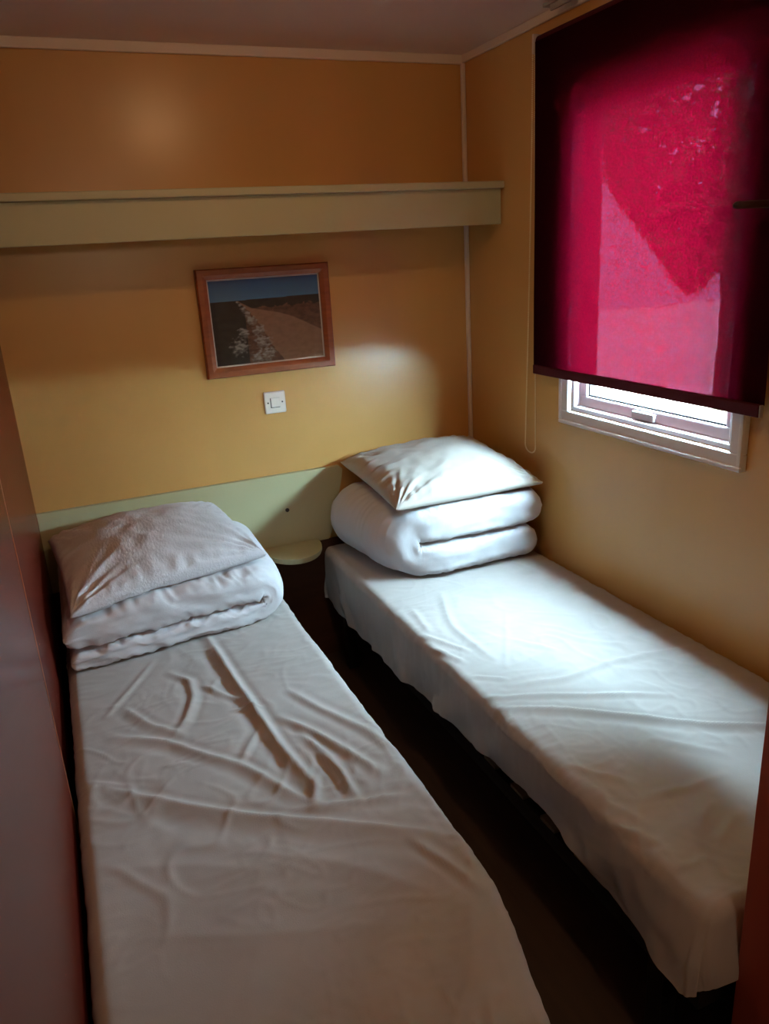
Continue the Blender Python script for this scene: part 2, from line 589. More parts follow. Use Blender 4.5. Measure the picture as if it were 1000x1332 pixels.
def dshape(bm, cx, rx, ry, z0, z1, y_back=-0.0185):
    pts = [(cx + rx * math.cos(t), y_back - 0.02 - ry * math.sin(t)) for t in np.linspace(0, math.pi, 40)]
    pts = [(cx + rx, y_back)] + pts + [(cx - rx, y_back)]
    a = [bm.verts.new((x, y, z0)) for x, y in pts]
    b = [bm.verts.new((x, y, z1)) for x, y in pts]
    bm.faces.new(a[::-1])
    bm.faces.new(b)
    for i in range(len(pts)):
        j = (i + 1) % len(pts)
        bm.faces.new((a[i], a[j], b[j], b[i]))


bm = bmesh.new()
dshape(bm, 0.832, 0.112, 0.150, 0.488, 0.500)
from_bm('shelf_top', bm, M_GREEN, ns)
bm = bmesh.new()
dshape(bm, 0.832, 0.108, 0.146, 0.4800, 0.4870)
from_bm('lower_board', bm, M_GREEN, ns)

# ================================================================== PICTURE
pic = thing('framed_picture', 'framed beach photograph in reddish wood hanging on the back wall', 'picture', (0.84, -0.012, 1.32))
PX0, PX1, PZ0, PZ1 = 0.611, 1.070, 1.142, 1.498
FWD = 0.034
bm = bmesh.new()
# mitred frame with a bevelled profile: outer -> inner rings
rings = []
for ins, y in ((0.0, -0.001), (0.0, -0.020), (0.004, -0.024), (0.020, -0.024), (0.030, -0.019), (FWD, -0.017), (FWD, -0.006)):
    rings.append([bm.verts.new(v) for v in ((PX0 + ins, y, PZ0 + ins), (PX1 - ins, y, PZ0 + ins), (PX1 - ins, y, PZ1 - ins), (PX0 + ins, y, PZ1 - ins))])
for i in range(len(rings) - 1):
    for k in range(4):
        bm.faces.new((rings[i][k], rings[i][(k + 1) % 4], rings[i + 1][(k + 1) % 4], rings[i + 1][k]))
from_bm('frame', bm, M_PFRAME, pic)
box('mount', (PX0 + FWD - 0.002, -0.0090, PZ0 + FWD - 0.002), (PX1 - FWD + 0.002, -0.0055, PZ1 - FWD + 0.002), M_MOUNT, pic)
# the print itself
nu, nv = 240, 180
u = np.linspace(0, 1, nu)[:, None] * np.ones((1, nv))
v = np.linspace(0, 1, nv)[None, :] * np.ones((nu, 1))       # v = 0 at the bottom
c = np.zeros((nu, nv, 3))


def mixc(c, col, k):
    return c * (1 - k[..., None]) + np.array(col) * k[..., None]


hor = 0.755 + 0.015 * u
sky_t = np.clip((v - hor) / (1 - hor), 0, 1)
c = mixc(c, (0.012, 0.012, 0.012), np.ones_like(u))
c[...] = np.array((0.05, 0.15, 0.29)) * (1 - sky_t[..., None]) + np.array((0.016, 0.07, 0.18)) * sky_t[..., None]
land = v < hor
nn = fbm(u * 14, v * 18, 5, 4)
c[land] = (np.array((0.012, 0.012, 0.010)) * (1 + 0.4 * nn[land][:, None]))
scrub = (v < hor - 0.10 + 0.02 * nn) & (u > 0.3)
c[scrub] = np.array((0.085, 0.045, 0.025)) * (1 + 0.5 * nn[scrub][:, None])
# pale track widening towards the bottom right
lo = np.interp(v, [0.0, 0.2, 0.45, 0.62, 0.76], [0.62, 0.52, 0.43, 0.34, 0.225])
hi = np.interp(v, [0.0, 0.32, 0.45, 0.52, 0.58, 0.66, 0.76], [1.3, 1.02, 0.84, 0.74, 0.62, 0.36, 0.235])
trk = sstep(-0.006, 0.006, u - lo + 0.012 * nn) * sstep(-0.006, 0.006, hi - u) * (v < hor - 0.005)
c = mixc(c, (0.22, 0.135, 0.085), trk * (0.85 + 0.15 * nn))
# grey boulders along the left edge of the track
rk = np.zeros_like(u)
for bx, by, br in ((0.47, 0.10, 0.075), (0.44, 0.24, 0.075), (0.41, 0.38, 0.06), (0.355, 0.50, 0.05), (0.32, 0.58, 0.035), (0.29, 0.65, 0.028), (0.265, 0.70, 0.018), (0.24, 0.735, 0.012), (0.22, 0.20, 0.075), (0.27, 0.36, 0.05), (0.38, 0.06, 0.06)):
    dd = np.hypot((u - bx) / (br * 1.2), (v - by) / (br * 1.5)) + 0.5 * fbm(u * 26, v * 30, 9, 3)
    rk = np.maximum(rk, sstep(1.0, 0.35, dd) * (0.35 + 0.65 * sstep(-0.3, 0.5, fbm(u * 22 + 3, v * 40, 12, 3) + (v - by) / br * 0.6)))
c = mixc(c, (0.26, 0.27, 0.25), np.clip(rk, 0, 1))
c = np.clip(c * 1.45, 0.003, 1)
iy = -0.0093
P = np.stack([PX0 + FWD + 0.005 + u * (PX1 - PX0 - 2 * FWD - 0.010), np.full_like(u, iy), PZ0 + FWD + 0.005 + v * (PZ1 - PZ0 - 2 * FWD - 0.010)], -1)
MP = bpy.data.materials.new('beach_print')
MP.use_nodes = True
at = MP.node_tree.nodes.new('ShaderNodeAttribute')
at.attribute_name = 'print_colour'
MP.node_tree.links.new(at.outputs['Color'], MP.node_tree.nodes['Principled BSDF'].inputs['Base Color'])
MP.node_tree.nodes['Principled BSDF'].inputs['Roughness'].default_value = 0.5
pr = grid_mesh('print', P, MP, pic, smooth=False)
ca = pr.data.color_attributes.new('print_colour', 'FLOAT_COLOR', 'POINT')
ca.data.foreach_set('color', np.concatenate([c.reshape(-1, 3), np.ones((nu * nv, 1))], 1).astype(np.float32).ravel())
box('glazing', (PX0 + FWD, -0.0125, PZ0 + FWD), (PX1 - FWD, -0.0110, PZ1 - FWD), M_GLASS, pic)

# ================================================================== SWITCH
sw = thing('light_switch', 'square white light switch on the wall below the framed picture', 'light switch', (0.837, -0.005, 1.0351))
SX, SZ = 0.837, 1.0351
box('plate', (SX - 0.039, -0.0085, SZ - 0.039), (SX + 0.039, 0.0, SZ + 0.039), M_PLASTIC, sw, bev=0.005)
box('rocker_surround', (SX - 0.0180, -0.0095, SZ - 0.0185), (SX + 0.0165, -0.0080, SZ + 0.0165), mat('grey_seam', (70, 62, 54), 0.5), sw)
bm = bmesh.new()
add_box(bm, (SX - 0.0155, -0.0130, SZ - 0.0160), (SX + 0.0165, -0.0084, SZ + 0.0165), 0.0015)
from_bm('rocker', bm, M_PLASTIC, sw)
for sx in (-0.026, 0.026):
    bm = bmesh.new()
    add_tube(bm, [(SX + sx, -0.0083, SZ), (SX + sx, -0.0090, SZ)], 0.0030, 12)
    from_bm('screw', bm, M_DARK, sw)

# ================================================================== ROLLER BLIND
BX = W - 0.034
BY0, BY1, BZ0, BZ1 = -1.406, -0.493, 1.108, 2.093
bl = thing('roller_blind', 'crimson fabric roller blind pulled down over most of the window', 'blind', (BX, -0.98, BZ0))
nu, nv = 120, 140
u = np.linspace(0, 1, nu)[:, None] * np.ones((1, nv))
v = np.linspace(0, 1, nv)[None, :] * np.ones((nu, 1))
y = BY0 + u * (BY1 - BY0)
z = BZ0 + 0.026 + v * (BZ1 - BZ0 - 0.044)
dx = 0.004 * (1 - v) * fbm(u * 2.3, v * 1.2, 21, 2) + 0.0025 * np.sin(u * 5.2 + v * 1.5) * (1 - v)
# slight curl of the free lower right corner
dx = dx + 0.012 * np.exp(-((u - 0.0) / 0.10) ** 2) * np.exp(-(v / 0.25) ** 2)
P = np.stack([BX + dx, y, z], -1)
fab = grid_mesh('fabric', P, M_BLIND, bl)
bm = bmesh.new()
add_tube(bm, [(BX + 0.017, BY0, BZ1 - 0.0165), (BX + 0.017, BY1, BZ1 - 0.0165)], 0.0158, 24)
from_bm('roller_tube', bm, M_BLINDBAR, bl, smooth=False)
bm = bmesh.new()
add_box(bm, (BX - 0.005, BY0, BZ0), (BX + 0.007, BY1, BZ0 + 0.030), 0.003)
from_bm('weight_bar', bm, M_BLINDBAR, bl)
for yy in (BY0 - 0.012, BY1 + 0.004):
    box('bracket', (BX - 0.004, yy, BZ1 - 0.048), (W - 0.0005, yy + 0.008, BZ1 + 0.004), M_TRIM, bl, bev=0.002)
box('end_cap', (BX - 0.004, BY0 - 0.003, BZ0 + 0.001), (BX + 0.006, BY0 - 0.0002, BZ0 + 0.029), M_GREYMETAL, bl)
# bead chain: two strands from the roller end, joined by a loop
pts = []
ya, yb, xb, ztop, zlow = BY1 + 0.026, BY1 + 0.034, BX + 0.014, BZ1 - 0.03, 0.855
for t in np.linspace(0, 1, 210):
    pts.append((xb - 0.004 * t, ya - 0.004 - 0.018 * t, ztop + (zlow - ztop) * t))
e0 = pts[-1]
strand2 = []
for t in np.linspace(0, 1, 210):
    strand2.append((xb + 0.004 * t, yb + 0.045 * t ** 1.4, ztop + (zlow - ztop) * t))
e1 = strand2[-1]
cy, ry = (e0[1] + e1[1]) / 2, (e1[1] - e0[1]) / 2
loop = [(e0[0] + (e1[0] - e0[0]) * k, cy - ry * math.cos(math.pi * k), zlow - 0.028 * math.sin(math.pi * k)) for k in np.linspace(0.05, 0.95, 18)]
bm = bmesh.new()
ball = bmesh.new()
for p in pts + loop + strand2:
    bmesh.ops.create_icosphere(bm, subdivisions=1, radius=0.0029, matrix=Matrix.Translation(p))
ball.free()
from_bm('bead_chain', bm, M_CHAIN, bl, smooth=True)

# ceiling-corner end bracket of a rail above the window
rb = thing('ceiling_bracket', 'small grey bracket at the ceiling edge above the red blind', 'bracket', (W - 0.05, -0.63, H))
box('bracket_plate', (W - 0.062, -0.70, H - 0.010), (W - 0.020, -0.57, H - 0.0005), M_GREYMETAL, rb, bev=0.002)
box('bracket_lip', (W - 0.058, -0.69, H - 0.026), (W - 0.050, -0.60, H - 0.010), M_GREYMETAL, rb, bev=0.002)

# dark rail fixed to the inner face of the partition, its rounded end showing
rail = thing('hanging_rail', 'thin dark rail with rounded end in front of the red blind', 'rail', (1.25, -1.85, 1.546))
bm = bmesh.new()
xs = [1.004, 1.0055, 1.009, 1.014, 1.30, 1.50]
add_tube(bm, [(x, -1.85, 1.546) for x in xs], [0.0012, 0.003, 0.0046, 0.0052, 0.0052, 0.0052], 14)
from_bm('rod', bm, M_RAIL, rail, smooth=True)
for xx in (1.14, 1.42):
    bm = bmesh.new()
    add_tube(bm, [(xx, -1.846, 1.546), (xx, PY1 - 0.006, 1.546)], 0.004, 10)
    add_tube(bm, [(xx, PY1 - 0.012, 1.546), (xx, PY1 - 0.0065, 1.546)], 0.016, 16)
    from_bm('rail_bracket', bm, M_RAIL, rail)

# ================================================================== BEDS
def make_bed(x0, x1, y0, y1, label, foot_tuck=0.0):
    b = thing('single_bed', label, 'bed', ((x0 + x1) / 2, (y0 + y1) / 2, 0), 'single beds')
    bm = bmesh.new()
    add_box(bm, (x0, y0, 0.245), (x0 + 0.03, y1, 0.286))
    add_box(bm, (x1 - 0.03, y0, 0.245), (x1, y1, 0.286))
    add_box(bm, (x0 + 0.03, y0, 0.245), (x1 - 0.03, y0 + 0.03, 0.286))
    add_box(bm, (x0 + 0.03, y1 - 0.03, 0.245), (x1 - 0.03, y1, 0.286))
    from_bm('bed_frame', bm, M_FRAME, b)
    for px, py in ((x0 + 0.035, y0 + 0.12), (x1 - 0.035, y0 + 0.12), (x0 + 0.035, y1 - 0.12), (x1 - 0.035, y1 - 0.12)):
        bm = bmesh.new()
        add_box(bm, (px - 0.02, py - 0.02, 0.0), (px + 0.02, py + 0.02, 0.245), 0.003)
        from_bm('leg', bm, M_FRAME, b)
    yy = y1 - 0.10
    while yy > y0 + 0.05:
        box('slat', (x0 + 0.001, yy - 0.027, 0.287), (x1 - 0.001, yy + 0.027, 0.296), M_SLAT, b)
        yy -= 0.1245
    mt = box('mattress', (x0 + 0.010, y0 + 0.012, 0.2975), (x1 - 0.010, y1 - 0.004, 0.462), M_MATT, b, bev=0.035)
    if foot_tuck:
        for v_ in mt.data.vertices:
            if v_.co.y < 0 and v_.co.x > 0:
                v_.co.x -= foot_tuck
                v_.co.y += 0.02
                v_.co.z -= 0.02 if v_.co.z > 0.4 else 0.0
    return b


BED_L = make_bed(0.030, 0.690, -1.985, -0.030, 'single bed standing against the dark red-brown wardrobe', 0.065)
BED_R = make_bed(0.966, 1.618, -1.950, -0.030, 'single bed standing under the window with the red blind')


def sheet(bed, x0, x1, y0, y1, top, hem, R, folds, seed, label, gather, xwarp=None, noise_amp=1.0):
    """Fitted sheet: flat top, bent over every edge, hanging to hem(edge, position)."""
    step = 0.0055
    nx, ny = int((x1 - x0 - 2 * R) / step), int((y1 - y0 - 2 * R) / step)
    K = 40
    ix = np.arange(-K, nx + K + 1)
    iy = np.arange(-K, ny + K + 1)
    I, J = np.meshgrid(ix, iy, indexing='ij')
    bx = x0 + R + np.clip(I, 0, nx) / nx * (x1 - x0 - 2 * R)
    by = y0 + R + np.clip(J, 0, ny) / ny * (y1 - y0 - 2 * R)
    os_ = np.where(I < 0, I, np.where(I > nx, I - nx, 0)) / K
    ot_ = np.where(J < 0, J, np.where(J > ny, J - ny, 0)) / K
    o = np.maximum(np.abs(os_), np.abs(ot_))
    nrm = np.hypot(os_, ot_)
    nrm[nrm == 0] = 1
    dxn, dyn = os_ / nrm, ot_ / nrm
    hz = hem(bx, by, dxn, dyn)
    bend = R * np.pi / 2
    Ltot = bend + (top - R - hz)
    L = o * Ltot
    th = np.clip(L / R, 0, np.pi / 2)
    hor = R * np.sin(th)
    drop = R * (1 - np.cos(th)) + np.maximum(0, L - bend)
    X, Y, Z = bx + dxn * hor, by + dyn * hor, top - drop
    # wrinkles
    U, V = bx + dxn * L, by + dyn * L           # unfolded cloth coordinates
    hgt = fold_field(U, V, folds)
    hgt = hgt + noise_amp * (0.0016 * fbm(U * 5 + 0.4 * fbm(U * 3, V * 3, seed + 3), V * 7, seed, 3))
    wv = fbm(U * 3.1, V * 3.1, seed + 8, 2)
    hgt = hgt + noise_amp * 0.0011 * ridge(U * 11 + wv * 2.0, V * 16 + wv * 3.0, seed + 4) * sstep(-0.2, 0.6, fbm(U * 2.2, V * 2.2, seed + 6, 2))
    # thin sharp creases in several directions
    for kx, ky, sd_, am, th_ in ((5.0, 9.0, 51, 0.0026, 0.80), (10.0, 6.0, 57, 0.0018, 0.82), (4.0, 15.0, 61, 0.0018, 0.84), (16.0, 20.0, 66, 0.0009, 0.78)):
        wx = 0.10 * pnoise(U * 4, V * 4, seed + sd_ + 1)
        wy = 0.10 * pnoise(U * 4, V * 4, seed + sd_ + 2)
        c1, s1 = math.cos(sd_ * 1.7), math.sin(sd_ * 1.7)
        p_, q_ = (U + wx) * c1 + (V + wy) * s1, -(U + wx) * s1 + (V + wy) * c1
        rdg = np.clip((1 - np.abs(pnoise(p_ * kx, q_ * ky, seed + sd_)) - th_) / (1 - th_), 0, 1)
        hgt = hgt + noise_amp * am * rdg ** 1.5 * sstep(-0.25, 0.5, pnoise(U * 3.3, V * 3.3, seed + sd_ + 5))
    # gathers pulled over the edges
    al = np.where(np.abs(dxn) >= np.abs(dyn), V, U)
    edge_d = np.minimum(np.minimum(U - x0, x1 - U), np.minimum(V - y0, y1 - V))
    ga = np.exp(-(np.clip(edge_d, 0, 1) / 0.075) ** 2) * (0.6 + 0.6 * pnoise(al * 2.5, al * 0, seed + 5))
    sk = U * 0.0
    hgt = hgt + gather * ga * (0.0040 * pnoise(al * 26 + 3 * edge_d, edge_d * 5 + sk, seed + 11) + 0.0022 * pnoise(al * 60, edge_d * 7, seed + 12))
    dep = np.clip((L - bend * 0.5) / 0.12, 0, 1.5)
    side = gather * dep * (0.013 * pnoise(al * 7 + edge_d * 6, edge_d * 3, seed + 13) + 0.006 * pnoise(al * 18 - edge_d * 10, edge_d * 4, seed + 14))
    nx_, ny_, nz_ = dxn * np.sin(th), dyn * np.sin(th), np.cos(th)
    hgt = hgt * (1 - 0.8 * sstep(-0.50, -0.42, V) * (o <= 0))      # pressed flat under the quilt
    tot = hgt * np.where(L > bend, 0.5, 1.0) + np.maximum(side + 0.006 * dep, 0.0) * (L > 0)
    tot = np.maximum(tot, -0.004 + 0 * tot)
    X, Y, Z = X + nx_ * tot, Y + ny_ * tot, Z + nz_ * tot
    if xwarp is not None:
        X, Y, Z = xwarp(X, Y, Z)
    P = np.stack([X, Y, Z], -1)
    o_ = grid_mesh('fitted_sheet', P, M_SHEET, bed)
    o_['label'] = label
    return raster_top(X, Y, Z)


LF = [
    ([(0.413, -0.560), (0.431, -0.845), (0.448, -1.035), (0.463, -1.222), (0.489, -1.358), (0.476, -1.408)], 0.013, 0.013, 0.020),
    ([(0.078, -1.152), (0.152, -1.226), (0.245, -1.308), (0.362, -1.401), (0.498, -1.49), (0.626, -1.58), (0.676, -1.623)], 0.009, 0.012, 0.030),
    ([(0.121, -0.972), (0.226, -1.046), (0.3, -1.144), (0.365, -1.218), (0.429, -1.341), (0.473, -1.419)], 0.007, 0.012, 0.018),
    ([(0.282, -0.728), (0.324, -0.798), (0.319, -0.884), (0.282, -0.984), (0.252, -1.024)], 0.007, 0.014, 0.012),
    ([(0.251, -0.637), (0.106, -0.871)], 0.003, 0.010, 0.010),
    ([(0.155, -0.857), (0.201, -0.96), (0.265, -1.031)], 0.005, 0.010, 0.016),
    ([(0.431, -1.101), (0.368, -1.204)], 0.005, 0.009, 0.012),
    ([(0.398, -0.992), (0.464, -1.008)], 0.006, 0.007, 0.008),
    ([(0.546, -0.975), (0.592, -1.093), (0.656, -1.221), (0.683, -1.322)], 0.006, 0.014, 0.012),
    ([(0.491, -1.077), (0.552, -1.184), (0.591, -1.289), (0.626, -1.386)], 0.008, 0.013, 0.013),
    ([(0.518, -1.166), (0.549, -1.3), (0.553, -1.434)], 0.008, 0.011, 0.013),
    ([(0.527, -1.256), (0.551, -1.346), (0.543, -1.415)], 0.006, 0.010, 0.010),
    ([(0.505, -1.323), (0.469, -1.404)], 0.007, 0.008, 0.009),
    ([(0.349, -0.834), (0.425, -0.962)], 0.005, 0.012, 0.010),
    ([(0.60, -1.593), (0.637, -1.683), (0.66, -1.75)], 0.006, 0.014, 0.010),
    ([(0.684, -1.475), (0.681, -1.637)], 0.004, 0.012, 0.012),
    ([(0.47, -1.42), (0.56, -1.45), (0.64, -1.47)], 0.006, 0.012, 0.014),
    ([(0.13, -1.60), (0.30, -1.68), (0.52, -1.76)], 0.003, 0.03, 0.03),
    ([(0.30, -1.48), (0.46, -1.58), (0.60, -1.74)], 0.0025, 0.02, 0.03),
    ([(0.10, -1.42), (0.22, -1.47), (0.36, -1.56)], 0.0025, 0.02, 0.03),
    ([(0.64, -1.75), (0.60, -1.88), (0.50, -1.97)], 0.005, 0.03, 0.03),
]
RF = [
    ([(0.965, -1.235), (0.996, -1.252), (1.104, -1.299), (1.28, -1.39), (1.362, -1.439)], 0.006, 0.011, 0.011),
    ([(0.970, -1.290), (0.994, -1.308), (1.107, -1.369), (1.219, -1.462), (1.332, -1.558), (1.452, -1.632), (1.56, -1.68)], 0.009, 0.010, 0.016),
    ([(1.048, -1.22), (1.187, -1.259), (1.327, -1.244), (1.472, -1.269), (1.591, -1.293)], 0.006, 0.014, 0.012),
    ([(1.259, -0.859), (1.086, -1.138)], 0.002, 0.008, 0.008),
    ([(1.306, -0.886), (1.422, -0.978)], 0.002, 0.007, 0.007),
    ([(1.177, -1.014), (1.232, -1.091), (1.25, -1.13)], 0.004, 0.009, 0.012),
    ([(1.152, -0.642), (1.072, -0.857), (1.08, -1.078)], 0.005, 0.014, 0.014),
    ([(0.99, -1.137), (1.056, -1.187)], 0.005, 0.008, 0.010),
    ([(0.968, -0.943), (1.003, -1.064)], 0.005, 0.010, 0.010),
    ([(0.976, -0.868), (1.045, -1.015)], 0.005, 0.010, 0.010),
    ([(1.059, -1.693), (1.157, -1.713), (1.244, -1.71)], 0.004, 0.012, 0.012),
    ([(1.166, -1.763), (1.105, -1.79)], 0.005, 0.010, 0.010),
    ([(0.99, -1.61), (0.985, -1.678), (1.012, -1.75)], 0.004, 0.012, 0.012),
    ([(1.192, -1.806), (1.09, -1.849)], 0.005, 0.012, 0.012),
    ([(0.984, -1.54), (1.063, -1.648)], 0.004, 0.012, 0.012),
    ([(0.956, -1.709), (0.998, -1.811)], 0.005, 0.012, 0.012),
    ([(0.974, -1.86), (1.039, -1.868)], 0.004, 0.012, 0.012),
    ([(1.30, -1.02), (1.36, -1.13), (1.44, -1.2)], 0.003, 0.012, 0.012),
    ([(1.20, -1.55), (1.30, -1.66)], 0.003, 0.012, 0.014),
    ([(1.02, -0.70), (1.00, -0.86)], 0.004, 0.012, 0.012),
]


def hem_left(bx, by, dx, dy):
    inner = np.clip(dx, 0, 1) ** 2
    return 0.285 + 0.105 * inner + 0.02 * pnoise(by * 4, bx * 4, 3) * (1 - inner)


def hem_right(bx, by, dx, dy):
    side = np.interp(by, [-1.95, -1.86, -1.70, -1.48, -1.28, -1.13, -0.73, -0.40, -0.04], [0.315, 0.30, 0.315, 0.335, 0.325, 0.312, 0.278, 0.256, 0.262])
    foot = 0.335 - 0.01 * sstep(1.0, 1.3, bx)
    k = np.clip(-dy, 0, 1) ** 2
    return side * (1 - k) + foot * k + 0.008 * pnoise(by * 9, bx * 9, 31)


def warp_left(X, Y, Z):
    k = sstep(-1.66, -2.03, Y)
    kx = sstep(0.3, 0.69, X)
    return np.maximum(X - 0.060 * k ** 1.3 * kx, 0.0165), Y, Z - 0.012 * k * kx


def warp_right(X, Y, Z):
    # loose foot corner billows outwards
    k = np.exp(-((Y + 1.97) / 0.16) ** 2) * np.exp(-((X - 0.95) / 0.12) ** 2) * sstep(0.47, 0.36, Z)
    h = sstep(-0.10, -0.01, Y) * sstep(1.0, 0.96, X)
    return X - 0.028 * k + 0.01 * h, Y - 0.012 * k, Z


SHEET_L = sheet(BED_L, 0.026, 0.697, -2.000, -0.026, 0.4695, hem_left, 0.030, LF, 40,
      'wrinkled grey-white sheet on the bed beside the wardrobe', 0.55, warp_left, 1.2)
SHEET_R = sheet(BED_R, 0.956, 1.623, -1.966, -0.026, 0.4695, hem_right, 0.028, RF, 80,
      'wrinkled white sheet lit by the window on the right-hand bed', 0.9, warp_right, 0.9)


# ------------------------------------------------------------------ folded duvets
def duvet(name, fold_x, open_x, y_front, y_back, z0, t_low, t_up, seed, label, sheet_top, bulge=0.0, skew=None, open_off=0.0, pleat=1.0):
    """A thick quilt folded once: lower layer from the open end to fold_x, round the bend, upper layer back."""
    sgn = 1.0 if fold_x > open_x else -1.0
    gap = 0.002
    Rm = (t_low + t_up) / 4 + gap / 2               # centre-line radius of the bend
    zl, zu = z0 + t_low / 2, z0 + t_low + gap + t_up / 2
    rad = (zu - zl) / 2
    xe = fold_x - sgn * (rad + t_up / 2)
    Ls = abs(xe - open_x)
    na, nb = 190, 110
    total = Ls + math.pi * rad + Ls + open_off
    a = np.linspace(0, total, na)
    cx, cz, nxv, nzv, tk = [], [], [], [], []
    for s in a:
        if s < Ls:
            cx.append(open_x + sgn * s); cz.append(zl); nxv.append(0); nzv.append(-1); k = 0
        elif s < Ls + math.pi * rad:
            t = (s - Ls) / rad
            cx.append(xe + sgn * rad * math.sin(t)); cz.append((zl + zu) / 2 - rad * math.cos(t))
            nxv.append(sgn * math.sin(t)); nzv.append(-math.cos(t)); k = t / math.pi
        else:
            q = s - Ls - math.pi * rad
            cx.append(xe - sgn * q); cz.append(zu); nxv.append(0); nzv.append(1); k = 1
        tk.append(t_low * (1 - k) + t_up * k)
    cx, cz, nxv, nzv, tk = map(np.array, (cx, cz, nxv, nzv, tk))
    # closed cross-section: outer face front->back, inner face back->front
    ph = np.linspace(0, 2 * np.pi, 8001)
    e = 0.30
    cb = np.sign(np.cos(ph)) * np.abs(np.cos(ph)) ** e
    sb = np.sign(np.sin(ph)) * np.abs(np.sin(ph)) ** np.where(np.sin(ph) > 0, 0.60, 0.30)
    arc = np.concatenate([[0], np.cumsum(np.hypot(np.diff(cb) * abs(y_front - y_back) / 2, np.diff(sb) * t_up / 2))])
    want = np.linspace(0, arc[-1], 2 * nb, endpoint=False)
    cb, sb = np.interp(want, arc, cb), np.interp(want, arc, sb)
    endr = np.ones(na)
    dist_end = np.minimum(a, total - a)
    endr = np.sqrt(np.clip(1 - (1 - np.clip(dist_end / 0.035, 0, 1)) ** 2, 0.0, 1))
    half = (y_front - y_back) / 2
    ym = (y_front + y_back) / 2
    B = np.broadcast_to(cb, (na, 2 * nb))
    S = np.broadcast_to(sb, (na, 2 * nb))
    aa = a[:, None] + 0 * B
    ywid = half * (1 + 0.02 * pnoise(aa * 5, aa * 0 + 3, seed)) 
    Y = ym + B * ywid * (1 - 0.03 * (1 - endr[:, None]))
    off = S * tk[:, None] / 2 * endr[:, None]
    # wrinkles: soft lumps and short pleats running in from the front edge
    lum = 0.006 * fbm(aa * 7, Y * 6, seed + 1, 3)
    ed = np.exp(-((1 - np.abs(B)) / 0.16) ** 2)
    pl = pleat * ed * (0.0060 * pnoise(aa * 24 + Y * 10, Y * 7 + S, seed + 2) + 0.0042 * pnoise(aa * 52 - Y * 16, Y * 9 + S, seed + 3))
    crs = pleat * 0.0030 * ridge(aa * 9 + 2 * fbm(aa * 3, Y * 3, seed + 9), Y * 22, seed + 4) 
    outer = (S > 0)
    edf = np.exp(-((1 - np.abs(B)) / 0.22) ** 2)
    rp = 1 - np.abs(pnoise(aa * 15 + S * 0.9 + 1.5 * pnoise(aa * 6, S, seed + 41), B * 1.2, seed + 40))
    rp2 = 1 - np.abs(pnoise(aa * 27 - S * 1.2, B * 1.5, seed + 43))
    pl = pl + pleat * edf * (0.0058 * np.clip((rp - 0.62) / 0.38, 0, 1) ** 1.5 + 0.0045 * np.clip((rp2 - 0.6) / 0.4, 0, 1) ** 1.5)
    off = off + (lum * 0.8 + crs) * np.where(outer, 1, 0.2) * np.abs(S) ** 0.5 + pl * np.sign(S + 1e-9) * np.abs(S) ** 0.3
    bend = np.clip((np.abs(cx - open_x) - Ls) / (rad), 0, 1)[:, None]
    off = off + bulge * bend * np.where(outer, 1, 0) * (1 - np.abs(B) ** 3)
    X = cx[:, None] + nxv[:, None] * off
    Z = cz[:, None] + nzv[:, None] * off
    Y = Y - np.sign(1) * 0.004 * pnoise(aa * 14, S * 2, seed + 6) * ed * pleat
    if skew is not None:
        X, Y, Z = skew(X, Y, Z)
    Z = np.maximum(Z, np.maximum(sheet_top(X, Y), z0 - 0.003) + 0.002)
    P = np.stack([X, Y, Z], -1)
    # close the two ends
    o_ = grid_mesh(name, np.concatenate([P, P[:, :1]], 1), M_DUVET, None, ((fold_x + open_x) / 2, ym, z0))
    tag(o_, label, 'duvet', 'folded duvets')
    return raster_top(X, Y, Z)


def skew_l(X, Y, Z):
    # the front drops towards the wardrobe end, the back is squashed against the headboard
    k = sstep(0.22, 0.03, X)
    zr = Z - 0.470
    Z2 = 0.470 + zr * (1 - 0.14 * k) * (1 + 0.10 * sstep(-0.35, -0.05, Y))
    Y2 = Y - 0.05 * sstep(0.69, 0.05, X) * sstep(-0.3, -0.6, Y)
    up = sstep(0.525, 0.56, Z)
    X2 = X - 0.018 * k * up
    # drawn-in front corner at the folded end
    c = np.exp(-((X - 0.69) / 0.10) ** 2) * sstep(-0.40, -0.58, Y)
    return X2 - 0.012 * c, Y2 + 0.02 * c, Z2


def skew_r(X, Y, Z):
    up = sstep(0.585, 0.62, Z)
    X2 = X + 0.016 * up * sstep(1.45, 1.62, X)
    c = np.exp(-((X - 1.04) / 0.10) ** 2) * sstep(-0.36, -0.54, Y)
    bk = sstep(-0.35, -0.05, Y)
    l = sstep(1.3, 1.0, X)
    return X2 + 0.034 * c - 0.045 * bk * l + 0.010 * l, Y + 0.02 * c - 0.022 * sstep(1.02, 1.25, X) * sstep(-0.4, -0.55, Y), Z


TOP_L = duvet('folded_duvet', 0.692, 0.040, -0.565, -0.050, 0.4735, 0.062, 0.108, 100,
      'white folded duvet at the head of the bed beside the wardrobe', SHEET_L, 0.004, skew_l, -0.01, 1.15)
TOP_R = duvet('folded_duvet', 1.005, 1.585, -0.525, -0.060, 0.4735, 0.120, 0.125, 140,
      'white thickly folded duvet on the bed below the red blind', SHEET_R, 0.010, skew_r, 0.004, 0.7)


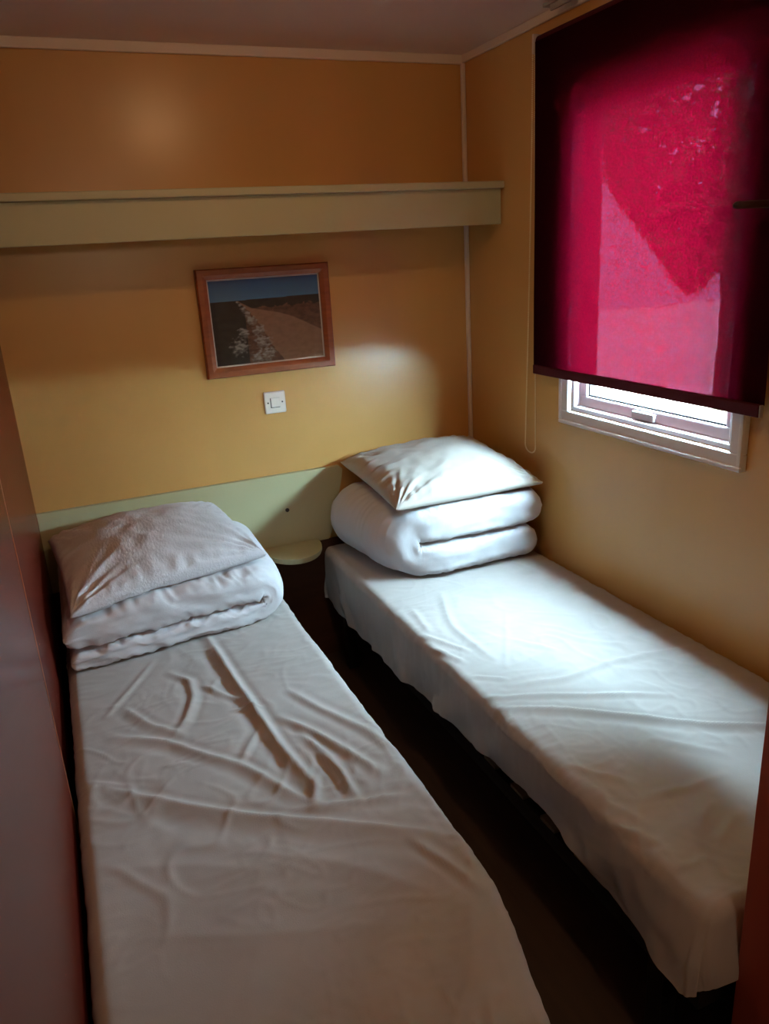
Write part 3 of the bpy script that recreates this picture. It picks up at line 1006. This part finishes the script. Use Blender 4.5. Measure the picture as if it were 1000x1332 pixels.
# ------------------------------------------------------------------ pillows
def pillow(name, corners, thick_up, thick_dn, seed, material, label, ear=0.5, pinch=0.05, wr=1.0, floor_z=None, shift=(0, 0)):
    """corners: back-left, front-left, front-right, back-right (world)."""
    BL, FL, FR, BR = [np.array(c, float) for c in corners]
    n_ = 150
    t = np.linspace(-1, 1, n_)
    U, V = np.meshgrid(t, t, indexing='ij')          # U left->right, V front->back
    # edges pulled in between the corners
    pu = U * (1 - pinch * (1 - V ** 2) ** 0.9)
    pv = V * (1 - pinch * (1 - U ** 2) ** 0.9)
    a, b = (pu + 1) / 2, (pv + 1) / 2
    base = ((1 - a) * (1 - b))[..., None] * FL + (a * (1 - b))[..., None] * FR + (a * b)[..., None] * BR + ((1 - a) * b)[..., None] * BL
    su, sv = 1 - np.abs(U) ** 2.4, 1 - np.abs(V) ** 2.4
    h = (np.clip(su, 0, 1) * np.clip(sv, 0, 1)) ** ear
    cu, cv = U - shift[0], V - shift[1]
    h = h * (1 + 0.18 * np.exp(-(cu ** 2 + cv ** 2) / 0.35))
    h = h / h.max()
    # wrinkles fanning out of the corners, plus soft dents
    w = np.zeros_like(U)
    for k, (sx, sy) in enumerate(((-1, 1), (-1, -1), (1, -1), (1, 1))):
        dx, dy = U - sx, V - sy
        r = np.hypot(dx, dy) + 1e-6
        an = np.arctan2(dy * -sy, dx * -sx)
        w = w + np.exp(-(r / 0.75) ** 2) * pnoise(an * 5.5, r * 1.3 + k * 5, seed + k) * np.clip(r / 0.2, 0, 1)
    edge = np.minimum(1 - np.abs(U), 1 - np.abs(V))
    ew = np.exp(-(edge / 0.22) ** 2)
    al = np.where(np.abs(U) > np.abs(V), V, U)
    w = w + 0.7 * ew * pnoise(al * 9, edge * 3, seed + 20) * np.clip(edge / 0.06, 0, 1)
    lump = fbm(U * 1.7, V * 1.7, seed + 30, 3)
    d = wr * (0.010 * w + 0.007 * lump * h)
    nrm = np.cross(FR - FL, BL - FL)
    nrm = nrm / np.linalg.norm(nrm)
    top = base + nrm * ((thick_up * h + d * np.clip(edge / 0.05, 0, 1))[..., None])
    bot = base - nrm * ((thick_dn * h + 0.3 * d * np.clip(edge / 0.05, 0, 1))[..., None])
    if floor_z is not None:
        fz = floor_z(bot[..., 0], bot[..., 1]) + 0.005
        bot[..., 2] = np.maximum(bot[..., 2], fz)
        top[..., 2] = np.maximum(top[..., 2], bot[..., 2] + 0.004)
    N = n_ * n_
    idx = np.arange(N).reshape(n_, n_)
    bidx = idx + N
    brd = np.zeros((n_, n_), bool)
    brd[0], brd[-1], brd[:, 0], brd[:, -1] = True, True, True, True
    bidx = np.where(brd, idx, bidx)
    f1 = np.stack([idx[:-1, :-1], idx[1:, :-1], idx[1:, 1:], idx[:-1, 1:]], -1).reshape(-1, 4)
    f2 = np.stack([bidx[:-1, :-1], bidx[:-1, 1:], bidx[1:, 1:], bidx[1:, :-1]], -1).reshape(-1, 4)
    vs = np.concatenate([top.reshape(-1, 3), bot.reshape(-1, 3)], 0)
    me = bpy.data.meshes.new(name)
    me.from_pydata(vs.tolist(), [], np.concatenate([f1, f2]).tolist())
    bmm = bmesh.new()
    bmm.from_mesh(me)
    bmesh.ops.delete(bmm, geom=[v_ for v_ in bmm.verts if not v_.link_faces], context='VERTS')
    bmm.to_mesh(me)
    bmm.free()
    c = (BL + FL + FR + BR) / 4
    o_ = link_mesh(name, me, material, None, tuple(c), True)
    tag(o_, label, 'pillow', 'pillows on the folded duvets')
    return o_


pillow('pillow', ((0.020, -0.050, 0.683), (0.062, -0.625, 0.642), (0.632, -0.510, 0.665), (0.572, -0.040, 0.705)), 0.098, 0.030, 200,
       M_SEER, 'crinkled white pillow on the duvet beside the wardrobe', 0.36, 0.03, 1.1, TOP_L, (0.1, 0.3))
pillow('pillow', ((1.052, -0.035, 0.785), (1.058, -0.530, 0.735), (1.605, -0.545, 0.738), (1.600, -0.030, 0.795)), 0.095, 0.050, 240,
       M_PILLOW, 'smooth white pillow on the thick duvet under the window', 0.46, 0.05, 1.3, TOP_R, (0.1, -0.1))

# ================================================================== CEILING LAMP (just above the frame)
lamp = thing('ceiling_lamp', 'small round warm ceiling lamp above the two beds', 'ceiling lamp', (0.73, -1.17, H))
bm = bmesh.new()
add_tube(bm, [(0.73, -1.17, H - 0.022), (0.73, -1.17, H - 0.0005)], 0.075, 32)
from_bm('lamp_base', bm, M_TRIM, lamp)
A_D = math.pi * 0.06 ** 2
bm = bmesh.new()
bmesh.ops.create_uvsphere(bm, u_segments=32, v_segments=16, radius=1.0)
for v_ in bm.verts:
    v_.co = Vector((0.73 + v_.co.x * 0.058, -1.17 + v_.co.y * 0.058, H - 0.024 + min(v_.co.z, 0.0) * 0.034))
from_bm('lamp_diffuser', bm, emit_mat('warm_lamp_glow', (1.0, 0.60, 0.28, 1), LAMP_WATTS * 6.0), lamp, smooth=True)

# unseen fill light added behind the camera to brighten the back wall
hl = thing('corridor_fill_light', 'round fill light added in the corridor behind the bedroom doorway', 'fill light', (0.60, HY, 1.78))
bm = bmesh.new()
add_tube(bm, [(0.60, HY + 0.0005, 1.78), (0.60, HY + 0.03, 1.78)], 0.13, 32)
from_bm('lamp_base', bm, M_TRIM, hl)
bm = bmesh.new()
bmesh.ops.create_uvsphere(bm, u_segments=32, v_segments=16, radius=1.0)
for v_ in bm.verts:
    v_.co = Vector((0.60 + v_.co.x * 0.115, HY + 0.032 + max(v_.co.y, 0.0) * 0.06, 1.78 + v_.co.z * 0.115))
from_bm('lamp_diffuser', bm, emit_mat('corridor_fill_glow', (1.0, 0.74, 0.50, 1), HALL_FILL), hl, smooth=True)
